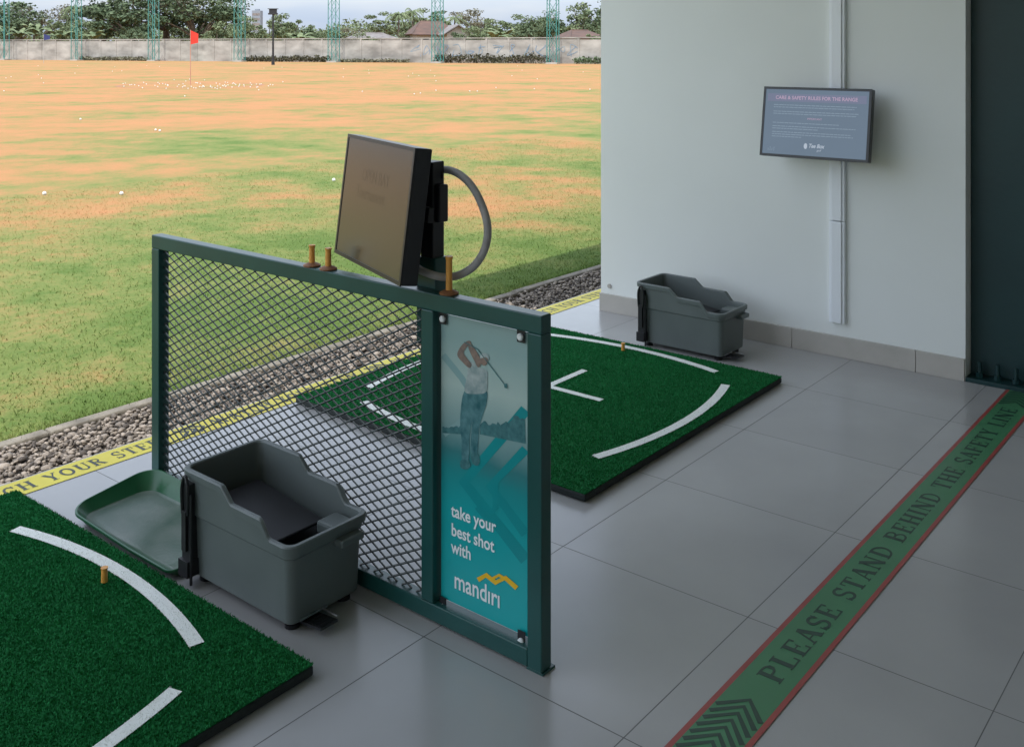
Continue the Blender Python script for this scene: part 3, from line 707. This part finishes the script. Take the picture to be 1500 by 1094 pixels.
bw=empty('boundary_wall',org,'long stained concrete panel wall around the field','wall')
b=B(); s=-60
while s<ln+50:
    hgt=2.42+.05*math.sin(s)
    c=Vector(W(s+1.25,0,hgt/2)); b.obox(c,(dv,nv,(0,0,1)),(1.245,.06,hgt/2))
    c=Vector(W(s,0,1.3)); b.obox(c,(dv,nv,(0,0,1)),(.10,.11,1.3)); s+=2.5
mk('wall_panels',b,'conc',org,bw)
b=B(); b.obox(Vector(W(ln/2,0,2.56)),(dv,nv,(0,0,1)),(ln/2+55,.13,.05)); mk('wall_coping',b,'conc',org,bw)
b=B(); rr=random.Random(5)
for i in range(12):
    s=ln-20+i*1.6; pt=[(s+rr.uniform(-.5,.9),rr.uniform(.5,1.9)) for _ in range(6)]
    b.ribbon(sp2(pt,5),.07,lambda x,y,ii=i:W(x,.075+ii*.001,y))
mk('graffiti',b,'graf',org,bw)
def mast():
    root=empty('lattice_mast',(0,0,0),'tall teal steel lattice mast holding the range netting','mast','lattice masts along the boundary')
    b=B(); w=.5; Hh=16
    for x in (-w,w):
        for y in (-w*.7,w*.7): b.tube([(x,y,0),(x*.9,y*.9,Hh)],.045,5)
    z=0
    while z<Hh-1:
        for y in (-w*.7,w*.7):
            b.tube([(-w,y,z),(w,y,z+1.5)],.022,4); b.tube([(w,y,z),(-w,y,z+1.5)],.022,4)
        z+=1.5
    mk('mast_lattice',b,'teal_tower',(0,0,0),root)
    b=B(); b.box(-.6,.6,-.5,.5,0,.15); mk('mast_footing',b,'conc',(0,0,0),root)
    return root
m0=mast(); first=True
for x in (6,112,225,351,489,641,810,985):
    k=(x-750)/1487; dr=Vector(cw(k,1.0)).to_3d(); P0=Vector(W(0,1.8,0))
    det=dr.x*(-dv.y)+dr.y*dv.x; t=(P0.x*(-dv.y)+P0.y*dv.x)/det
    r_=m0 if first else copy_thing(m0); first=False
    r_.location=(dr.x*t,dr.y*t,FIELD); r_.rotation_euler=(0,0,math.atan2(dv.y,dv.x))
gx,gy=atpx(400,93); root=empty('street_lamp',(0,0,0),'black lamp post with box lamp head by boundary wall','lamp')
b=B(); b.tube([(0,0,0),(0,0,.5),(0,0,.52),(0,0,4.6)],[.16,.14,.10,.08],10); mk('lamp_pole',b,'black',(0,0,0),root)
b=B(); b.box(-.42,.42,-.2,.2,4.6,4.75); b.box(-.34,.34,-.15,.15,4.75,5.1); b.box(-.46,.46,-.22,.22,5.1,5.16); mk('lamp_head',b,'black',(0,0,0),root,bevel=.02)
root.location=(gx,gy,FIELD); root.rotation_euler=(0,0,rz)
def leaves(rng,cl,per,size):
    V=[]
    for (c,r) in cl:
        n=per; d=rng.normal(size=(n,3)); d/=np.linalg.norm(d,axis=1)[:,None]; rad=rng.random(n)**.45
        p=np.array(c)+d*rad[:,None]*np.array(r)
        a=rng.normal(size=(n,3)); a/=np.linalg.norm(a,axis=1)[:,None]; t=rng.normal(size=(n,3)); bb=np.cross(a,t); bb/=np.linalg.norm(bb,axis=1)[:,None]
        s=(size*rng.uniform(.5,1.3,n))[:,None]
        q=np.stack([p-a*s,p+bb*s*.55,p+a*s,p-bb*s*.55],1); V.append(q)
    V=np.concatenate(V).reshape(-1,3); return V,np.arange(len(V)).reshape(-1,4)
def tree(seed,hgt,wid,leafm,label,flat=.6,nc=30,per=75,trunkfrac=.35,size=.26):
    rng=np.random.default_rng(seed); root=empty('tree',(0,0,0),label,'tree','trees beyond the boundary wall')
    cl=[]; cz=hgt*(trunkfrac+(1-trunkfrac)/2); rz_=hgt*(1-trunkfrac)/2
    for i in range(nc):
        d=rng.normal(size=3); d/=np.linalg.norm(d); k=rng.uniform(.35,.98)
        c=(d[0]*wid/2*k,d[1]*wid/2*k,cz+d[2]*rz_*k); r=wid*rng.uniform(.07,.19); cl.append((c,(r,r,r*flat)))
    V,F=leaves(rng,cl,per,size)
    b=B(); tt=(rng.uniform(-.3,.3),rng.uniform(-.3,.3),hgt*trunkfrac)
    b.tube([(0,0,0),(tt[0]*.4,tt[1]*.5,hgt*trunkfrac*.5),tt],[wid*.035+.08,wid*.028+.05,wid*.022+.04],8)
    for i in range(0,nc,3):
        c=cl[i][0]; mid=((tt[0]+c[0])/2,(tt[1]+c[1])/2,(tt[2]+c[2])/2+.3); b.tube([tt,mid,c],[wid*.014+.03,wid*.008+.02,.02],5)
    mk('trunk',b,'bark',(0,0,0),root); fastmesh('crown',V,F,[leafm],parent=root)
    return root
kinds={'A':tree(1,10,9,'leafA','broad dark green tree behind the boundary wall',.6,44,110,.25,.21),
 'B':tree(2,8,7,'leafB','light green leafy tree behind the boundary wall',.8,30,100,.22,.20),
 'C':tree(3,9,9,'leafC','sparse brownish green tree behind the boundary wall',.4,26,80,.35,.20),
 'D':tree(4,6,6,'leafA','low dense green tree behind the boundary wall',.8,26,100,.12,.2),
 'E':tree(5,11,6,'leafB','slender airy tree behind the boundary wall',.55,24,80,.35,.2)}
hk={'A':10,'B':8,'C':9,'D':6,'E':11}; wk={'A':9,'B':7,'C':9,'D':6,'E':6}
TL=[(-30,-6,150,150,'A'),(22,10,148,95,'A'),(62,2,158,95,'C'),(90,20,145,60,'B'),(150,-4,150,90,'B'),(185,-30,146,140,'A'),(245,-28,150,150,'C'),(292,-25,145,130,'A'),(332,-2,152,90,'B'),(368,24,142,60,'B'),(395,22,160,60,'B'),(425,20,150,60,'B'),(455,42,140,50,'D'),(498,44,150,50,'B'),(530,38,165,60,'C'),(562,8,170,60,'E'),(590,12,165,60,'E'),(622,2,160,64,'E'),(655,24,165,70,'B'),(690,10,175,80,'C'),(722,28,150,60,'B'),(752,22,155,70,'B'),(783,26,150,60,'D'),(812,18,140,70,'A'),(846,4,138,85,'B'),(890,0,135,90,'A'),(940,0,130,90,'C'),
 (120,30,140,60,'B'),(210,34,136,60,'D'),(315,32,136,60,'B'),(480,46,150,60,'B'),(600,46,136,50,'B'),(700,40,125,60,'B'),(672,48,120,36,'D'),(530,48,130,44,'B'),(870,44,112,50,'B')]
used=set(); rr=random.Random(9)
for x,yt,Z,w_,k in TL:
    src=kinds[k]
    if k in used: r_=copy_thing(src)
    else: r_=src; used.add(k)
    hgt=1.6+(70-yt)*Z/1487; wd=w_*Z/1487*1.1
    gx,gy=atpx(x,Z); r_.location=(gx,gy,FIELD); r_.rotation_euler=(0,0,rr.uniform(0,6.28)); r_.scale=(wd/wk[k],wd/wk[k],hgt/hk[k])
def banana():
    rng=random.Random(3); root=empty('banana_plant',(0,0,0),'banana plant with long drooping leaves behind the wall','banana plant','banana plants behind the wall')
    b=B(); b.tube([(0,0,0),(0,0,2.4)],[.18,.11],8); mk('stem',b,'bark',(0,0,0),root)
    b=B()
    for i in range(11):
        a=i*2.4; l=rng.uniform(1.8,2.6); e=rng.uniform(.7,1.4); pr=[]
        for k in range(8):
            t=k/7; rr_=l*t*math.cos(e)*1.1+.3*t; z=2.3+l*t*math.sin(e)-1.3*t*t; pr.append((rr_,z))
        for k in range(7):
            w0=.36*math.sin(math.pi*min(1,(k+.3)/7.3)); w1=.36*math.sin(math.pi*min(1,(k+1.3)/7.4))
            (r0,z0_),(r1,z1_)=pr[k],pr[k+1]; ca,sa=math.cos(a),math.sin(a)
            b.add([(r0*ca-w0*sa,r0*sa+w0*ca,z0_-.1),(r1*ca-w1*sa,r1*sa+w1*ca,z1_-.1),(r1*ca,r1*sa,z1_),(r0*ca,r0*sa,z0_),(r1*ca+w1*sa,r1*sa-w1*ca,z1_-.1),(r0*ca+w0*sa,r0*sa-w0*ca,z0_-.1)],[(0,1,2,3),(3,2,4,5)])
    mk('leaves',b,'leafB',(0,0,0),root); return root
b0=banana()
for i,(x,Z,s_) in enumerate(((28,134,1.3),(50,136,1.5),(10,137,1.4),(88,136,1.2),(140,136,1.2),(438,134,1.1),(725,118,1.1),(738,121,1.2))):
    r_=b0 if i==0 else copy_thing(b0); gx,gy=atpx(x,Z); r_.location=(gx,gy,FIELD); r_.rotation_euler=(0,0,i*1.3); r_.scale=(1.1,1.1,s_)
# tall palms
def palm():
    rng=random.Random(8); root=empty('palm_tree',(0,0,0),'tall slender palm tree behind the boundary wall','palm tree','palm trees beyond the wall')
    b=B(); b.tube([(0,0,0),(.1,0,3),(.25,.05,6.2)],[.2,.14,.10],8); mk('trunk',b,'bark',(0,0,0),root)
    b=B()
    for i in range(16):
        a=i*2.4; e=rng.uniform(-.1,1.1); l=rng.uniform(1.7,2.3); ca,sa=math.cos(a),math.sin(a); prev=None
        for k in range(9):
            t=k/8; rr_=l*t*math.cos(e*.7); z=6.2+l*t*math.sin(e)-1.5*t*t; p=Vector((.25+rr_*ca,.05+rr_*sa,z))
            if prev is not None:
                for sd in (1,-1):
                    tip=p+Vector((-sa*sd,ca*sd,0))*.42*(1-t*.6)+Vector((0,0,-.28)); b.add([prev,p,tip],[(0,1,2)])
            prev=p
    mk('fronds',b,'leafB',(0,0,0),root); return root
p0_=palm()
for i,(x,Z,s_) in enumerate(((583,150,1.05),(606,155,1.15),(665,158,1.0),(108,150,1.2))):
    r_=p0_ if i==0 else copy_thing(p0_); gx,gy=atpx(x,Z); r_.location=(gx,gy,FIELD); r_.rotation_euler=(0,0,i*2.1); r_.scale=(1,1,s_)
rng=np.random.default_rng(8); cl=[]
for i in range(150):
    x=-120+i*7.4; Z=185+rng.uniform(-6,20); h=max(2.2,1.6+(70-(43+7*math.sin(x*.021)+5*math.sin(x*.07)))*Z/1487); X,Y=atpx(x,Z)
    for z in (h*.3,h*.75): cl.append(((X,Y,z),(2.3,2.3,h*.33)))
V,F=leaves(rng,cl,130,.32); o=fastmesh('distant_woods',V,F,['leafB']); o['kind']='stuff'; meta(o,'distant green woods beyond the houses','woods')
def hedge(x0,x1,hh,label,seed,mt='hedge'):
    rng=np.random.default_rng(seed); cl=[]
    def s_at(x):
        k=(x-750)/1487; dr=Vector(cw(k,1.0)); P0=Vector(W(0,.9,0)); det=dr.x*(-dv.y)+dr.y*dv.x; t=(P0.x*(-dv.y)+P0.y*dv.x)/det
        return ((dr.x*t-P0.x)*dv.x+(dr.y*t-P0.y)*dv.y)
    a,c=s_at(x0),s_at(x1); s=a; p0=Vector(W((a+c)/2,.9,0))
    while s<c:
        q_=Vector(W(s,.9,0))-p0; h=hh*rng.uniform(.7,1.1); cl.append(((q_.x,q_.y,h*.5),(.5,.5,h*.5))); s+=.45
    V,F=leaves(rng,cl,70,.13); root=empty('hedge',tuple(p0),label,'hedge','hedges in front of the boundary wall'); fastmesh('hedge_leaves',V,F,[mt],parent=root)
    b=B()
    for c_,r in cl[::2]: b.tube([(c_[0],c_[1],0),(c_[0]+.1,c_[1],r[2]*1.2)],[.04,.02],5)
    mk('hedge_stems',b,'bark',(0,0,0),root)
hedge(640,800,1.05,'dark brownish hedge in front of the boundary wall',1)
hedge(845,960,.8,'green clipped hedge in front of the boundary wall',2,'leafA')
hedge(362,480,.75,'low patchy hedge in front of the boundary wall',3)
hedge(120,215,.5,'low patchy hedge in front of the boundary wall',4,'leafC')
hedge(500,600,.4,'low patchy hedge in front of the boundary wall',6,'leafC')
def house(x,Z,w_,ye,yr,roofm,label,ridge_side=True):
    W_=w_*Z/1487; he=1.6+(70-ye)*Z/1487; hr=1.6+(70-yr)*Z/1487; D=7; root=empty('house',(0,0,0),label,'house')
    b=B(); b.box(-W_/2,W_/2,-D/2,D/2,0,he-.05)
    if not ridge_side: b.add([(-W_/2,-D/2,he-.05),(W_/2,-D/2,he-.05),(0,-D/2,hr-.1)],[(0,1,2)]); b.add([(-W_/2,D/2,he-.05),(W_/2,D/2,he-.05),(0,D/2,hr-.1)],[(2,1,0)])
    mk('house_wall',b,'housew',(0,0,0),root)
    b=B(); e=.6; t=.12
    if ridge_side:
        i=W_*.22
        for sg in (1,-1):
            b.add([(-W_/2-e,sg*(D/2+e),he-.15),(W_/2+e,sg*(D/2+e),he-.15),(W_/2-i,0,hr),(-W_/2+i,0,hr)],[(0,1,2,3)])
            b.add([(sg*(W_/2+e),-D/2-e,he-.15),(sg*(W_/2+e),D/2+e,he-.15),(sg*(W_/2-i),0,hr)],[(0,1,2)])
    else:
        for sg in (1,-1): b.add([(sg*(W_/2+e),-D/2-e,he-.25),(sg*(W_/2+e),D/2+e,he-.25),(0,D/2+e,hr),(0,-D/2-e,hr)],[(0,1,2,3)])
    mk('roof',b,roofm,(0,0,0),root,solid=t)
    for k in (-.28,.05,.3):
        b=B(); b.box(W_*k-.5,W_*k+.5,-D/2-.03,-D/2-.004,he*.45,he*.8); mk('window',b,'glass',(0,0,0),root)
    gx,gy=atpx(x,Z); root.location=(gx,gy,FIELD); root.rotation_euler=(0,0,rz+.25)
house(632,135,56,50,32,'roofr','small house with a rust brown hipped roof behind wall')
house(664,132,34,50,38,'roofg','small gable house with gray metal roof behind wall',False)
house(545,150,60,56,49,'roofg','low house with weathered gray roof behind wall')
house(850,125,44,55,45,'roofr','small house with a brown roof behind the boundary wall')
root=empty('office_building',(0,0,0),'pale distant multi storey office building','building')
b=B(); b.box(-2.6,2.6,-3,3,0,24); b.box(-1.2,1.2,-1.5,1.5,24,25); mk('building_wall_panel',b,'hazeb',(0,0,0),root)
for i in range(7):
    b=B(); b.box(-2.2,2.2,-3.06,-3.01,3+i*3,4.4+i*3); mk('window_band',b,'roofg',(0,0,0),root)
gx,gy=atpx(377,620); root.location=(gx,gy,FIELD); root.rotation_euler=(0,0,rz)
# ================================================================ light
tv=Vector((-.40,-.20,1)).normalized()
sun=bpy.data.lights.new('sun','SUN'); sun.energy=3.5; sun.angle=math.radians(.6); sun.color=(1,.95,.88)
so=bpy.data.objects.new('sun',sun); so.rotation_euler=tv.to_track_quat('Z','Y').to_euler(); so.location=(0,0,20); COL.objects.link(so)
wd=bpy.data.worlds.new('World'); S.world=wd; wd.use_nodes=True; nt=wd.node_tree
sky=nt.nodes.new('ShaderNodeTexSky'); sky.sky_type='NISHITA'; sky.sun_disc=False; sky.sun_elevation=math.asin(tv.z); sky.sun_rotation=math.atan2(tv.x,tv.y)
sky.dust_density=1.0; sky.air_density=1.2; sky.ozone_density=1.0
hs=nt.nodes.new('ShaderNodeHueSaturation'); hs.inputs['Saturation'].default_value=.5; nt.links.new(sky.outputs[0],hs.inputs['Color'])
tc=nt.nodes.new('ShaderNodeTexCoord'); sx=nt.nodes.new('ShaderNodeSeparateXYZ'); nt.links.new(tc.outputs['Generated'],sx.inputs[0])
mr=nt.nodes.new('ShaderNodeMapRange'); mr.interpolation_type='SMOOTHSTEP'; mr.inputs['From Min'].default_value=.0; mr.inputs['From Max'].default_value=.20; nt.links.new(sx.outputs['Z'],mr.inputs['Value'])
ns=nt.nodes.new('ShaderNodeTexNoise'); ns.inputs['Scale'].default_value=7; ns.inputs['Detail'].default_value=6
mpp=nt.nodes.new('ShaderNodeMapping'); mpp.inputs['Scale'].default_value=(1,1,5); nt.links.new(tc.outputs['Generated'],mpp.inputs['Vector']); nt.links.new(mpp.outputs['Vector'],ns.inputs['Vector'])
hz=nt.nodes.new('ShaderNodeValToRGB'); hz.color_ramp.elements[0].position=.4; hz.color_ramp.elements[1].position=.68
hz.color_ramp.elements[0].color=(.50,.61,.80,1); hz.color_ramp.elements[1].color=(.64,.71,.82,1); nt.links.new(ns.outputs['Fac'],hz.inputs['Fac'])
SK=.385
sc=nt.nodes.new('ShaderNodeVectorMath'); sc.operation='SCALE'; sc.inputs['Scale'].default_value=1/SK; nt.links.new(hz.outputs['Color'],sc.inputs[0])
mx=nt.nodes.new('ShaderNodeMix'); mx.data_type='RGBA'; nt.links.new(mr.outputs[0],mx.inputs[0]); nt.links.new(sc.outputs[0],mx.inputs[6]); nt.links.new(hs.outputs['Color'],mx.inputs[7])
bg=nt.nodes['Background']; bg.inputs['Strength'].default_value=SK; nt.links.new(mx.outputs[2],bg.inputs['Color'])
# camera
cam=bpy.data.cameras.new('camera'); co=bpy.data.objects.new('camera',cam); COL.objects.link(co)
cam.sensor_width=36; cam.lens=36*1487/1500; cam.shift_y=-477/1500; cam.clip_end=3000; cam.clip_start=.05
co.location=(0,0,H); co.rotation_euler=(math.radians(90),0,math.radians(-51)); S.camera=co
